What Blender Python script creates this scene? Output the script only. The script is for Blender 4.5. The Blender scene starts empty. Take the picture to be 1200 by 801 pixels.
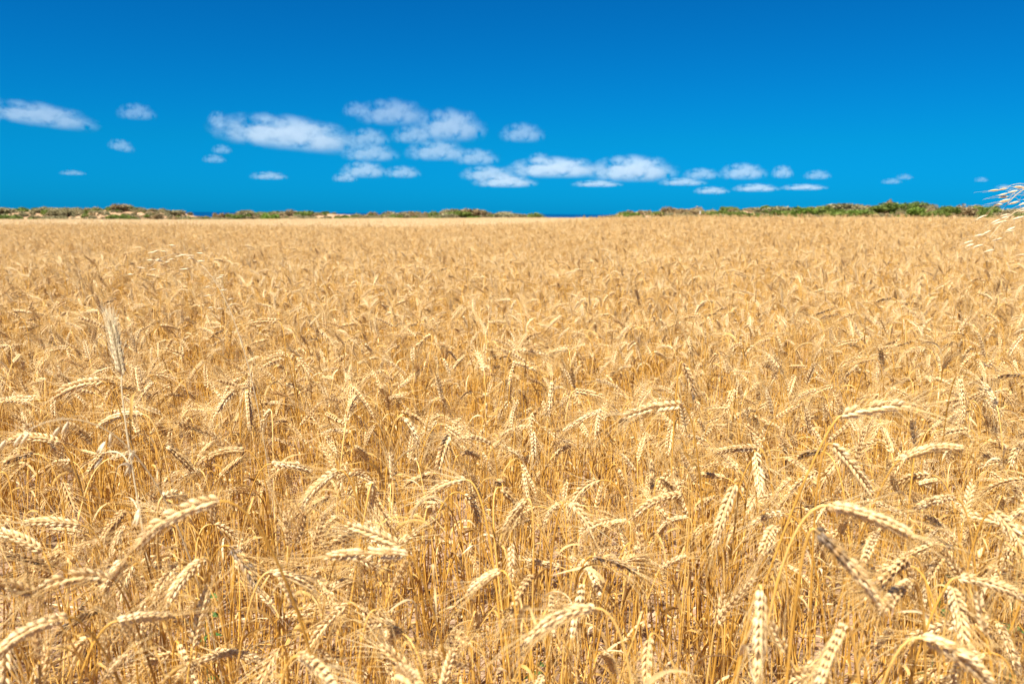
import bpy, math, random
import numpy as np
from mathutils import Matrix, Vector, Euler

rng = np.random.default_rng(7)
random.seed(7)
scn = bpy.context.scene
C = scn.collection

# ------------------------------------------------------------------ camera
F_PX, CX, CY = 1000.0, 600.0, 400.5          # focal length in pixels of a 1200 x 801 frame
CAM_Z = 1.30
PITCH = math.degrees(math.atan(150.0 / F_PX))
ROLL = 0.37
cam_d = bpy.data.cameras.new('camera')
cam = bpy.data.objects.new('camera', cam_d)
C.objects.link(cam)
CAM_R = Matrix.Rotation(math.radians(90 - PITCH), 3, 'X') @ Matrix.Rotation(math.radians(ROLL), 3, 'Z')
cam.matrix_world = Matrix.Translation((0, 0, CAM_Z)) @ CAM_R.to_4x4()
cam_d.sensor_width = 36
cam_d.lens = 36 * F_PX / 1200
cam_d.clip_start = 0.05
cam_d.clip_end = 90000
cam_d.dof.use_dof = True
cam_d.dof.focus_distance = 2.3
cam_d.dof.aperture_fstop = 6.3
scn.camera = cam
RM = np.array(CAM_R)
CAMP = np.array([0, 0, CAM_Z])


def unproject(px, py, depth):
    d = RM @ np.array([(px - CX) / F_PX, -(py - CY) / F_PX, -1.0])
    return CAMP + d * depth


def project(P):
    q = (np.asarray(P) - CAMP) @ RM
    dep = -q[..., 2]
    return CX + F_PX * q[..., 0] / dep, CY - F_PX * q[..., 1] / dep, dep


# ------------------------------------------------------------------ sky and sun
SUN_EL, SUN_AZ = 60.0, -146.0                # azimuth clockwise from the view direction (+Y): behind, to the left
w = bpy.data.worlds.new('World')
scn.world = w
w.use_nodes = True
nt = w.node_tree
nt.nodes.clear()
sky = nt.nodes.new('ShaderNodeTexSky')
sky.sky_type = 'NISHITA'
sky.sun_disc = False
sky.sun_elevation = math.radians(SUN_EL)
sky.sun_rotation = math.radians(SUN_AZ)
sky.altitude = 0
sky.air_density = 1.0
sky.dust_density = 0.3
sky.ozone_density = 3.0
geo = nt.nodes.new('ShaderNodeTexCoord')
sep = nt.nodes.new('ShaderNodeSeparateXYZ')
nt.links.new(geo.outputs['Generated'], sep.inputs[0])
ramp = nt.nodes.new('ShaderNodeValToRGB')     # deep polarised blue, by elevation over the whole dome
ramp.color_ramp.elements[0].position = 0.0
ramp.color_ramp.elements[0].color = (0.003, 0.385, 1.05, 1)
ramp.color_ramp.elements[1].position = 1.0
ramp.color_ramp.elements[1].color = (0.13, 0.24, 0.42, 1)
for p, c in ((0.08, (0.003, 0.41, 0.82, 1)), (0.25, (0.004, 0.36, 0.74, 1)), (0.5, (0.05, 0.27, 0.55, 1))):
    e = ramp.color_ramp.elements.new(p)
    e.color = c
nt.links.new(sep.outputs['Z'], ramp.inputs[0])
mul = nt.nodes.new('ShaderNodeMix')
mul.data_type = 'RGBA'
mul.blend_type = 'MULTIPLY'
mul.inputs['Factor'].default_value = 1.0
nt.links.new(sky.outputs[0], mul.inputs['A'])
nt.links.new(ramp.outputs[0], mul.inputs['B'])
bg = nt.nodes.new('ShaderNodeBackground')
bg.inputs['Strength'].default_value = 0.056
nt.links.new(mul.outputs['Result'], bg.inputs['Color'])
out = nt.nodes.new('ShaderNodeOutputWorld')
nt.links.new(bg.outputs[0], out.inputs['Surface'])

sun_d = bpy.data.lights.new('sun', 'SUN')
sun_d.energy = 4.9
sun_d.angle = math.radians(0.53)
sun_d.color = (1.0, 0.93, 0.79)
sun = bpy.data.objects.new('sun', sun_d)
C.objects.link(sun)
sd = Vector((math.sin(math.radians(SUN_AZ)) * math.cos(math.radians(SUN_EL)),
             math.cos(math.radians(SUN_AZ)) * math.cos(math.radians(SUN_EL)), math.sin(math.radians(SUN_EL))))
sun.rotation_euler = (-sd).to_track_quat('-Z', 'Y').to_euler()
sun.location = sd * 50
scn.view_settings.view_transform = 'Standard'
scn.view_settings.look = 'None'
scn.view_settings.exposure = 1.17
scn.view_settings.gamma = 1.0
scn.view_settings.use_curve_mapping = False
scn.cycles.volume_bounces = 3
scn.cycles.max_bounces = 7
scn.cycles.diffuse_bounces = 3
scn.cycles.transmission_bounces = 4
scn.cycles.volume_max_steps = 128
scn.cycles.use_denoising = True
scn.cycles.denoiser = 'OPENIMAGEDENOISE'
scn.cycles.denoising_input_passes = 'RGB_ALBEDO_NORMAL'
scn.cycles.denoising_prefilter = 'ACCURATE'
scn.cycles.sample_clamp_indirect = 6.0

# ------------------------------------------------------------------ helpers


def tag(o, label=None, cat=None, group=None, kind=None):
    for k, v in (('label', label), ('category', cat), ('group', group), ('kind', kind)):
        if v:
            o[k] = v
    return o


def norm(v):
    return v / (np.linalg.norm(v, axis=-1, keepdims=True) + 1e-12)


class G:
    """collects vertices, faces, material slots and a per-vertex tint; build() makes ONE mesh"""

    def __init__(self):
        self.V, self.F, self.M, self.T, self.n = [], [], [], [], 0

    def add(self, v, f, mat=0, tint=0.5):
        v = np.asarray(v, float)
        self.V.append(v)
        self.F.append((np.asarray(f, int) + self.n, mat))
        t = np.asarray(tint, float)
        self.T.append(np.broadcast_to(t, (len(v),)).copy())
        self.n += len(v)

    def merge(self, g, mat4=None, tint_add=0.0):
        off = self.n
        v = np.concatenate(g.V)
        if mat4 is not None:
            v = v @ mat4[:3, :3].T + mat4[:3, 3]
        self.V.append(v)
        self.T.append(np.concatenate(g.T) + tint_add)
        for f, m in g.F:
            self.F.append((f + off, m))
        self.n += len(v)

    def mesh(self, name, mats, smooth=True):
        me = bpy.data.meshes.new(name)
        V = np.concatenate(self.V).astype(np.float32)
        loops, starts, mi = [], [], []
        pos = 0
        for f, m in self.F:
            k = f.shape[1]
            loops.append(f.ravel())
            starts.append(pos + np.arange(len(f)) * k)
            mi.append(np.full(len(f), m))
            pos += f.size
        L = np.concatenate(loops)
        S = np.concatenate(starts)
        MI = np.concatenate(mi)
        me.vertices.add(len(V))
        me.vertices.foreach_set('co', V.ravel())
        me.loops.add(len(L))
        me.loops.foreach_set('vertex_index', L.astype(np.int32))
        me.polygons.add(len(S))
        me.polygons.foreach_set('loop_start', S.astype(np.int32))
        me.polygons.foreach_set('material_index', MI.astype(np.int32))
        me.polygons.foreach_set('use_smooth', np.full(len(S), smooth))
        a = me.attributes.new('tint', 'FLOAT', 'POINT')
        a.data.foreach_set('value', np.concatenate(self.T).astype(np.float32))
        for m in mats:
            me.materials.append(m)
        me.update(calc_edges=True)
        return me

    def build(self, name, mats, parent=None, smooth=True, link=True):
        o = bpy.data.objects.new(name, self.mesh(name, mats, smooth))
        if link:
            C.objects.link(o)
        o.parent = parent
        return o


def frames(P):
    """parallel transported frames along a polyline"""
    T = np.gradient(P, axis=0)
    T = norm(T)
    a = np.array([1.0, 0, 0]) if abs(T[0][0]) < 0.8 else np.array([0, 1.0, 0])
    u = norm(np.cross(T[0], a))
    U = [u]
    for i in range(1, len(P)):
        u = U[-1] - T[i] * np.dot(U[-1], T[i])
        U.append(norm(u))
    U = np.array(U)
    return T, U, np.cross(T, U)


def tube(P, R, sides=5, cap=True):
    P = np.asarray(P, float)
    T, U, W = frames(P)
    R = np.broadcast_to(np.asarray(R, float), (len(P),))
    a = np.arange(sides) * 2 * math.pi / sides
    v = P[:, None] + R[:, None, None] * (np.cos(a)[None, :, None] * U[:, None] + np.sin(a)[None, :, None] * W[:, None])
    n = len(P)
    i, j = np.meshgrid(np.arange(n - 1), np.arange(sides), indexing='ij')
    j2 = (j + 1) % sides
    f = np.stack([i * sides + j, i * sides + j2, (i + 1) * sides + j2, (i + 1) * sides + j], -1).reshape(-1, 4)
    return v.reshape(-1, 3), f


def bezier(a, b, c, d, n):
    t = np.linspace(0, 1, n)[:, None]
    return (1 - t) ** 3 * a + 3 * (1 - t) ** 2 * t * b + 3 * (1 - t) * t * t * c + t ** 3 * d


# ------------------------------------------------------------------ materials


def new_mat(name):
    m = bpy.data.materials.new(name)
    m.use_nodes = True
    n = m.node_tree.nodes
    n.clear()
    return m, n, m.node_tree.links


def set_ramp(r, stops):
    el = r.color_ramp.elements
    while len(el) > 1:
        el.remove(el[-1])
    el[0].position, el[0].color = stops[0][0], (*stops[0][1], 1)
    for p, c in stops[1:]:
        e = el.new(p)
        e.color = (*c, 1)


def straw_mat(name, stops, transl=0.25, rough=0.5, spec=0.35, spread=0.35, grain=0.0):
    m, n, l = new_mat(name)
    at = n.new('ShaderNodeAttribute')
    at.attribute_name = 'tint'
    oi = n.new('ShaderNodeObjectInfo')
    ma = n.new('ShaderNodeMath')
    ma.operation = 'MULTIPLY_ADD'
    ma.inputs[1].default_value = spread
    l.new(oi.outputs['Random'], ma.inputs[0])
    sb = n.new('ShaderNodeMath')
    sb.operation = 'SUBTRACT'
    sb.inputs[1].default_value = spread / 2
    l.new(at.outputs['Fac'], sb.inputs[0])
    l.new(sb.outputs[0], ma.inputs[2])
    v = ma.outputs[0]
    if grain:
        tc = n.new('ShaderNodeTexCoord')
        nz = n.new('ShaderNodeTexNoise')
        nz.inputs['Scale'].default_value = 160
        nz.inputs['Detail'].default_value = 2
        l.new(tc.outputs['Object'], nz.inputs['Vector'])
        g = n.new('ShaderNodeMath')
        g.operation = 'MULTIPLY_ADD'
        g.inputs[1].default_value = grain
        l.new(nz.outputs['Fac'], g.inputs[0])
        g2 = n.new('ShaderNodeMath')
        g2.operation = 'SUBTRACT'
        g2.inputs[1].default_value = grain / 2
        l.new(v, g2.inputs[0])
        l.new(g2.outputs[0], g.inputs[2])
        v = g.outputs[0]
    r = n.new('ShaderNodeValToRGB')
    set_ramp(r, stops)
    l.new(v, r.inputs[0])
    p = n.new('ShaderNodeBsdfPrincipled')
    p.inputs['Roughness'].default_value = rough
    p.inputs['Specular IOR Level'].default_value = spec
    l.new(r.outputs[0], p.inputs['Base Color'])
    o = n.new('ShaderNodeOutputMaterial')
    if transl:
        t = n.new('ShaderNodeBsdfTranslucent')
        l.new(r.outputs[0], t.inputs['Color'])
        mx = n.new('ShaderNodeMixShader')
        mx.inputs[0].default_value = transl
        l.new(p.outputs[0], mx.inputs[1])
        l.new(t.outputs[0], mx.inputs[2])
        l.new(mx.outputs[0], o.inputs['Surface'])
    else:
        l.new(p.outputs[0], o.inputs['Surface'])
    return m


M_STEM = straw_mat('straw_stem', [(0.0, (0.28, 0.135, 0.022)), (0.45, (0.62, 0.335, 0.058)), (1.0, (0.82, 0.56, 0.21))], 0.0, 0.42, 0.5, 0.55, 0.3)
M_EAR = straw_mat('wheat_husk', [(0.0, (0.18, 0.13, 0.09)), (0.10, (0.34, 0.23, 0.13)), (0.2, (0.62, 0.37, 0.13)), (0.5, (0.86, 0.64, 0.34)), (1.0, (0.93, 0.82, 0.59))], 0.16, 0.42, 0.5, 0.25, 0.2)
M_AWN = straw_mat('wheat_awn', [(0.0, (0.50, 0.29, 0.08)), (0.5, (0.80, 0.55, 0.225)), (1.0, (0.91, 0.77, 0.48))], 0.30, 0.4, 0.5)
M_LEAF = straw_mat('dry_leaf', [(0.0, (0.34, 0.19, 0.055)), (0.45, (0.66, 0.42, 0.13)), (1.0, (0.90, 0.76, 0.50))], 0.30, 0.55, 0.3, 0.5, 0.3)
M_BLEACH = straw_mat('bleached_husk', [(0.0, (0.86, 0.72, 0.46)), (1.0, (0.95, 0.86, 0.64))], 0.45, 0.5, 0.4)
WMATS = [M_STEM, M_EAR, M_AWN, M_LEAF]
BMATS = [M_BLEACH, M_BLEACH, M_BLEACH, M_BLEACH]
M_OAT = straw_mat('oat_husk', [(0.0, (0.66, 0.50, 0.27)), (1.0, (0.92, 0.81, 0.60))], 0.35, 0.5, 0.3)
OMATS = [M_OAT]


def simple_mat(name, col, rough=0.7, spec=0.3, col2=None, scale=5.0, transl=0.0, bump=0.0, bscale=40.0, coords='Object', detail=5):
    m, n, l = new_mat(name)
    p = n.new('ShaderNodeBsdfPrincipled')
    p.inputs['Roughness'].default_value = rough
    p.inputs['Specular IOR Level'].default_value = spec
    o = n.new('ShaderNodeOutputMaterial')
    tc = n.new('ShaderNodeTexCoord')
    src = None
    if col2:
        nz = n.new('ShaderNodeTexNoise')
        nz.inputs['Scale'].default_value = scale
        nz.inputs['Detail'].default_value = detail
        nz.inputs['Roughness'].default_value = 0.65
        l.new(tc.outputs[coords], nz.inputs['Vector'])
        r = n.new('ShaderNodeValToRGB')
        set_ramp(r, [(0.3, col), (0.7, col2)])
        l.new(nz.outputs['Fac'], r.inputs[0])
        src = r.outputs[0]
        l.new(src, p.inputs['Base Color'])
    else:
        p.inputs['Base Color'].default_value = (*col, 1)
    if bump:
        nb = n.new('ShaderNodeTexNoise')
        nb.inputs['Scale'].default_value = bscale
        nb.inputs['Detail'].default_value = 8
        l.new(tc.outputs[coords], nb.inputs['Vector'])
        b = n.new('ShaderNodeBump')
        b.inputs['Strength'].default_value = bump
        b.inputs['Distance'].default_value = 0.03
        l.new(nb.outputs['Fac'], b.inputs['Height'])
        l.new(b.outputs[0], p.inputs['Normal'])
    if transl:
        t = n.new('ShaderNodeBsdfTranslucent')
        if src:
            l.new(src, t.inputs['Color'])
        else:
            t.inputs['Color'].default_value = (*col, 1)
        mx = n.new('ShaderNodeMixShader')
        mx.inputs[0].default_value = transl
        l.new(p.outputs[0], mx.inputs[1])
        l.new(t.outputs[0], mx.inputs[2])
        l.new(mx.outputs[0], o.inputs['Surface'])
    else:
        l.new(p.outputs[0], o.inputs['Surface'])
    return m


M_SOIL = simple_mat('dry_soil', (0.22, 0.135, 0.085), 0.95, 0.1, (0.46, 0.31, 0.21), 14.0, 0, 0.9, 60.0)
M_SAND = simple_mat('dune_sand', (0.34, 0.21, 0.12), 0.95, 0.1, (0.48, 0.32, 0.20), 0.7, 0, 0.4, 3.0)
M_CLOD = simple_mat('soil_clod', (0.30, 0.19, 0.125), 0.95, 0.1, (0.50, 0.35, 0.25), 60.0)
M_WEED = simple_mat('weed_leaf', (0.05, 0.13, 0.03), 0.5, 0.4, (0.10, 0.20, 0.05), 20, 0.25)

# ------------------------------------------------------------------ terrain


def vnoise(x, y, s, seed=0):
    """smooth lattice noise, -1..1"""
    x = np.asarray(x, float) / s + 1000.37 + seed * 17.1
    y = np.asarray(y, float) / s + 1000.71 + seed * 9.7
    xi, yi = np.floor(x), np.floor(y)
    fx, fy = x - xi, y - yi
    fx, fy = fx * fx * (3 - 2 * fx), fy * fy * (3 - 2 * fy)

    def hsh(a, b):
        v = np.sin(a * 127.1 + b * 311.7 + seed * 74.7) * 43758.5453
        return (v - np.floor(v)) * 2 - 1
    a, b = hsh(xi, yi), hsh(xi + 1, yi)
    c, d = hsh(xi, yi + 1), hsh(xi + 1, yi + 1)
    return (a * (1 - fx) + b * fx) * (1 - fy) + (c * (1 - fx) + d * fx) * fy


FIELD_END = 110.0


def field_h(x, y):
    yy = np.clip(y, 0, 140)
    x = np.asarray(x, float)
    side = np.tanh(x / 60.0)
    swell = 0.43 * np.exp(-((yy - 23) / 12.0) ** 2) / (1 + np.exp(-np.clip((x - 1.6) / 1.3, -30, 30)))
    return (yy / 110.0) * (-0.10 + np.where(x < 0, 0.85, 0.5) * side) + swell + 0.06 * vnoise(x, y, 9.0, 3) * np.clip(yy / 20, 0, 1)


CREST_PX = [-400, 0, 50, 75, 130, 190, 215, 250, 290, 360, 420, 460, 540, 600, 660, 710, 740, 800, 860, 920, 1060, 1090, 1130, 1200, 1600]
CREST_Z = [1.2, 1.3, 1.25, 1.0, 1.15, 1.15, 0.45, 0.25, 0.9, 1.1, 0.75, 0.9, 1.2, 0.8, 0.35, 0.6, 1.4, 1.3, 1.8, 2.1, 2.5, 1.9, 2.1, 1.9, 1.6]


def dune_h(x, y):
    x, y = np.asarray(x, float), np.asarray(y, float)
    base = field_h(x, np.minimum(y, 120)) - 0.05
    px = CX + F_PX * x / 130.0
    crest = np.interp(px, CREST_PX, CREST_Z) + 0.16 * vnoise(x, y, 4.0, 5) + 0.22 * vnoise(x, y, 11.0, 8) + 0.05 * vnoise(x, y, 1.6, 2)
    up = np.clip((y - 109) / 20.0, 0, 1)
    up = up * up * (3 - 2 * up)
    z = base * (1 - up) + np.maximum(crest, base) * up
    dn = np.clip((y - 136) / 70.0, 0, 1)
    dn = dn * dn * (3 - 2 * dn)
    return z * (1 - dn) - 16.0 * dn


def grid_mesh(name, xs, ys, hf, mat, sink=0.0):
    X, Y = np.meshgrid(xs, ys, indexing='xy')
    Z = hf(X, Y) - sink
    V = np.stack([X, Y, Z], -1).reshape(-1, 3)
    nx, ny = len(xs), len(ys)
    i, j = np.meshgrid(np.arange(ny - 1), np.arange(nx - 1), indexing='ij')
    f = np.stack([i * nx + j, i * nx + j + 1, (i + 1) * nx + j + 1, (i + 1) * nx + j], -1).reshape(-1, 4)
    g = G()
    g.add(V, f)
    return g.build(name, [mat])


def soil_h(x, y):
    near = np.clip((9 - np.hypot(x, y)) / 5, 0, 1)
    return field_h(x, y) + near * (0.012 * vnoise(x, y, 0.16, 1) + 0.008 * vnoise(x, y, 0.06, 4))


def spaced(a, b, step, far, k=1.25):
    out_ = list(np.arange(a, b, step))
    s = step
    while out_[-1] < far:
        s *= k
        out_.append(out_[-1] + s)
    return out_


pos = spaced(0, 3, 0.03, 600)
xs = np.array([-p for p in pos[:0:-1]] + pos)
ys = np.array([-p for p in spaced(0, 0.5, 0.25, 600)[:0:-1]] + [q for q in spaced(0, 5, 0.03, 108) if q < 108] + [112.0])
tag(grid_mesh('ground', xs, ys, soil_h, M_SOIL), 'dry pinkish brown soil under the wheat', 'ground', kind='structure')
xs = np.concatenate([np.linspace(-700, -125, 12), np.linspace(-120, 120, 300), np.linspace(125, 700, 12)])
ys = np.concatenate([np.linspace(107, 150, 70), np.linspace(153, 240, 20)])
tag(grid_mesh('dune_terrain', xs, ys, dune_h, M_SAND), 'low pale sand dunes between the field and the sea', 'dunes', kind='structure')

# sea
m, n, l = new_mat('sea_water')
p = n.new('ShaderNodeBsdfPrincipled')
p.inputs['Base Color'].default_value = (0.0, 0.048, 0.15, 1)
p.inputs['Roughness'].default_value = 0.45
p.inputs['Specular IOR Level'].default_value = 0.03
p.inputs['IOR'].default_value = 1.33
tc = n.new('ShaderNodeTexCoord')
nz = n.new('ShaderNodeTexNoise')
nz.inputs['Scale'].default_value = 0.15
nz.inputs['Detail'].default_value = 6
l.new(tc.outputs['Object'], nz.inputs['Vector'])
b = n.new('ShaderNodeBump')
b.inputs['Strength'].default_value = 0.6
b.inputs['Distance'].default_value = 1.0
l.new(nz.outputs['Fac'], b.inputs['Height'])
l.new(b.outputs[0], p.inputs['Normal'])
o = n.new('ShaderNodeOutputMaterial')
l.new(p.outputs[0], o.inputs['Surface'])
g = G()
g.add([(-60000, 190, -13), (60000, 190, -13), (60000, 60000, -13), (-60000, 60000, -13)], [(0, 1, 2, 3)])
tag(g.build('sea', [m]), 'deep blue sea beyond the dunes', 'sea', kind='structure')

# ------------------------------------------------------------------ clouds: soft volumes over the sea


def cloud_mat(idx, tau, size, seed, cut):
    m, n, l = new_mat('cloud_vapour')
    tc = n.new('ShaderNodeTexCoord')
    ln = n.new('ShaderNodeVectorMath')
    ln.operation = 'LENGTH'
    l.new(tc.outputs['Object'], ln.inputs[0])
    mp = n.new('ShaderNodeMapping')
    mp.inputs['Location'].default_value = (seed * 7.3, seed * 3.1, seed * 5.7)
    mp.inputs['Scale'].default_value = size
    l.new(tc.outputs['Object'], mp.inputs['Vector'])
    nz = n.new('ShaderNodeTexNoise')
    nz.inputs['Scale'].default_value = 1.0
    nz.inputs['Detail'].default_value = 6
    nz.inputs['Roughness'].default_value = 0.68
    l.new(mp.outputs[0], nz.inputs['Vector'])
    # field = 1 - r + (noise-0.5)*2.2 - cut
    a = n.new('ShaderNodeMath')
    a.operation = 'MULTIPLY_ADD'
    a.inputs[1].default_value = 8.0
    l.new(nz.outputs['Fac'], a.inputs[0])
    a.inputs[2].default_value = 0.95 - 4.0 - cut
    s = n.new('ShaderNodeMath')
    s.operation = 'SUBTRACT'
    l.new(a.outputs[0], s.inputs[0])
    l.new(ln.outputs['Value'], s.inputs[1])
    # flat base: less vapour below the middle
    sp = n.new('ShaderNodeSeparateXYZ')
    l.new(tc.outputs['Object'], sp.inputs[0])
    fb = n.new('ShaderNodeMapRange')
    fb.inputs['From Min'].default_value = -0.6
    fb.inputs['From Max'].default_value = -0.25
    l.new(sp.outputs['Z'], fb.inputs['Value'])
    edge = n.new('ShaderNodeMapRange')
    edge.inputs['From Min'].default_value = 1.0
    edge.inputs['From Max'].default_value = 0.6
    l.new(ln.outputs['Value'], edge.inputs['Value'])
    c = n.new('ShaderNodeMapRange')
    c.inputs['From Min'].default_value = 0.0
    c.inputs['From Max'].default_value = 0.25
    l.new(s.outputs[0], c.inputs['Value'])
    m1 = n.new('ShaderNodeMath')
    m1.operation = 'MULTIPLY'
    l.new(c.outputs[0], m1.inputs[0])
    l.new(fb.outputs[0], m1.inputs[1])
    m3 = n.new('ShaderNodeMath')
    m3.operation = 'MULTIPLY'
    l.new(m1.outputs[0], m3.inputs[0])
    l.new(edge.outputs[0], m3.inputs[1])
    m2 = n.new('ShaderNodeMath')
    m2.operation = 'MULTIPLY'
    m2.inputs[1].default_value = tau
    l.new(m3.outputs[0], m2.inputs[0])
    vs = n.new('ShaderNodeVolumeScatter')
    vs.inputs['Color'].default_value = (0.86, 0.97, 0.98, 1)
    vs.inputs['Anisotropy'].default_value = 0.0
    l.new(m2.outputs[0], vs.inputs['Density'])
    o = n.new('ShaderNodeOutputMaterial')
    l.new(vs.outputs[0], o.inputs['Volume'])
    return m


def ico(sub):
    t = (1 + 5 ** 0.5) / 2
    V = [(-1, t, 0), (1, t, 0), (-1, -t, 0), (1, -t, 0), (0, -1, t), (0, 1, t), (0, -1, -t), (0, 1, -t), (t, 0, -1), (t, 0, 1), (-t, 0, -1), (-t, 0, 1)]
    Fc = [(0, 11, 5), (0, 5, 1), (0, 1, 7), (0, 7, 10), (0, 10, 11), (1, 5, 9), (5, 11, 4), (11, 10, 2), (10, 7, 6), (7, 1, 8), (3, 9, 4), (3, 4, 2), (3, 2, 6), (3, 6, 8), (3, 8, 9), (4, 9, 5), (2, 4, 11), (6, 2, 10), (8, 6, 7), (9, 8, 1)]
    V = [tuple(norm(np.array(v, float))) for v in V]
    for _ in range(sub):
        mid, nf = {}, []

        def mp_(a, b):
            k = (min(a, b), max(a, b))
            if k not in mid:
                mid[k] = len(V)
                V.append(tuple(norm((np.array(V[a]) + np.array(V[b])) / 2)))
            return mid[k]
        for a, b, c in Fc:
            ab, bc, ca = mp_(a, b), mp_(b, c), mp_(c, a)
            nf += [(a, ab, ca), (b, bc, ab), (c, ca, bc), (ab, bc, ca)]
        Fc = nf
    return np.array(V), np.array(Fc)


# centre x, centre y, width, height (pixels of the photograph), thickness, what it is like
CLOUDS = [
    (45, 137, 128, 34, 1.1, 6, 'long thin white cloud sloping gently down to one end'),
    (160, 133, 44, 24, 0.6, 0, None), (142, 172, 30, 18, 0.5, 10, None), (254, 142, 22, 24, 0.4, 30, None),
    (338, 160, 172, 48, 1.5, 5, 'largest white cloud, long with a ragged bright top'),
    (260, 176, 24, 14, 0.3, 0, None), (251, 187, 28, 13, 0.35, 0, None),
    (417, 130, 32, 22, 0.5, 0, None), (460, 135, 86, 38, 1.2, 0, 'broad rounded white cloud, highest of the middle bank'),
    (527, 151, 86, 46, 1.5, 0, 'brightest puffy white cloud with a rounded heaped top'), (482, 160, 48, 26, 0.5, 0, None),
    (434, 181, 68, 26, 0.9, 0, None), (512, 179, 76, 30, 1.0, 0, None), (432, 163, 50, 26, 0.4, 0, None),
    (612, 158, 54, 28, 1.0, 0, 'small lone two-humped white cloud clear of the bank'), (558, 186, 54, 24, 0.8, 0, None), (427, 201, 56, 24, 0.9, 0, None),
    (472, 203, 44, 18, 0.7, 0, None), (404, 209, 30, 14, 0.4, 0, None), (572, 205, 66, 22, 0.6, 0, None), (592, 214, 76, 18, 0.45, 0, None),
    (632, 187, 28, 17, 0.6, 0, None), (650, 199, 116, 30, 0.9, 0, None), (741, 201, 104, 38, 1.0, 0, 'wide flat-based cloud spread low above the sea'),
    (822, 205, 44, 17, 0.5, 0, None), (871, 203, 56, 24, 0.6, 0, None), (917, 203, 26, 19, 0.5, 0, None), (958, 206, 32, 14, 0.6, 0, None),
    (1045, 213, 24, 9, 0.4, 0, None), (1060, 208, 20, 9, 0.4, 0, None), (1150, 211, 16, 8, 0.4, 0, None), (1176, 220, 18, 8, 0.4, 0, None),
    (942, 220, 54, 9, 0.25, 0, None), (886, 221, 54, 12, 0.25, 0, None), (834, 224, 42, 11, 0.22, 0, None), (85, 203, 30, 8, 0.14, 0, None),
    (315, 207, 44, 12, 0.22, 0, None), (800, 214, 56, 12, 0.28, 0, None), (700, 216, 60, 10, 0.22, 0, None), 
]
cv, cf = ico(2)
g = G()
g.add(cv * 1.08, cf)
cloud_me = g.mesh('cloud', [])
for i, (cx, cy, cw, ch, dens, tilt, lab) in enumerate(CLOUDS):
    dep = 600.0 * F_PX / (254 - cy)
    c = unproject(cx, cy, dep)
    sx, sz = cw / 2 * dep / F_PX * 1.1, ch / 2 * dep / F_PX * 1.12
    sy = max(sz * 1.4, sx * 0.55)
    o = bpy.data.objects.new('cloud', cloud_me if i == 0 else cloud_me.copy())
    C.objects.link(o)
    o.data.materials.append(cloud_mat(i, dens ** 1.5 * 0.34 / sy, (min(1.1 * sx / sz, 3.4), 1.0, 1.5), i + 1, 0.0))
    o.location = c
    o.scale = (sx, sy, sz)
    o.rotation_euler = (0, math.radians(tilt), -math.atan2(c[0], c[1]))
    tag(o, lab or ('small soft white cloud drifting below the larger clouds' if cy > 170 else 'small faint wisp of white cloud beside larger clouds'), 'cloud', 'fair weather clouds above the sea', 'thing')

# ------------------------------------------------------------------ shrubs on the dunes


def leaf_cloud(g, r, rz, n, size, seed, lobes=7):
    rr = np.random.default_rng(seed)
    L = np.stack([rr.uniform(-0.62, 0.62, lobes), rr.uniform(-0.62, 0.62, lobes), rr.uniform(0.25, 0.75, lobes)], -1)
    lr = rr.uniform(0.28, 0.48, lobes)
    k = rr.integers(0, lobes, n)
    d = norm(rr.normal(size=(n, 3)))
    rad = lr[k] * rr.uniform(0.55, 1.08, n)
    P = (L[k] + d * rad[:, None])
    P[:, 2] = np.abs(P[:, 2])
    P = P * np.array([r, r, rz])
    a = norm(rr.normal(size=(n, 3)) + d)
    b_ = norm(np.cross(a, rr.normal(size=(n, 3))))
    s = size * rr.uniform(0.6, 1.4, n)[:, None]
    V = np.stack([P - b_ * s * 0.4, P + a * s - b_ * s * 0.1, P + a * s * 0.6 + b_ * s * 0.5, P - a * s * 0.3 + b_ * s * 0.2], 1).reshape(-1, 3)
    f = np.arange(4 * n).reshape(n, 4)
    g.add(V, f, 0, np.repeat(rr.uniform(0.2, 0.8, n) + 0.15 * (k % 3 - 1), 4))


def foliage_mat(name, a, b_, c):
    return straw_mat(name, [(0.0, a), (0.5, b_), (1.0, c)], 0.25, 0.6, 0.25, 0.35)


SH = {
    'green': (foliage_mat('shrub_green', (0.08, 0.13, 0.022), (0.17, 0.23, 0.045), (0.27, 0.32, 0.09)), 'leafy green shrub growing on the dune', 1.0),
    'bright': (foliage_mat('shrub_bright', (0.08, 0.15, 0.02), (0.16, 0.25, 0.035), (0.26, 0.34, 0.07)), 'round bright green bush standing out among duller scrub', 1.05),
    'grey': (foliage_mat('shrub_grey', (0.17, 0.16, 0.08), (0.29, 0.26, 0.14), (0.40, 0.36, 0.21)), 'low grey green coastal scrub bush on sand', 0.7),
    'brown': (foliage_mat('shrub_brown', (0.19, 0.13, 0.06), (0.33, 0.25, 0.13), (0.45, 0.35, 0.20)), 'dry brown scrub bush on the dune ridge', 0.7),
}
M_TWIG = simple_mat('twig_bark', (0.12, 0.08, 0.05), 0.9, 0.1, (0.2, 0.14, 0.09), 10)
shrub_parts = {}
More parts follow.
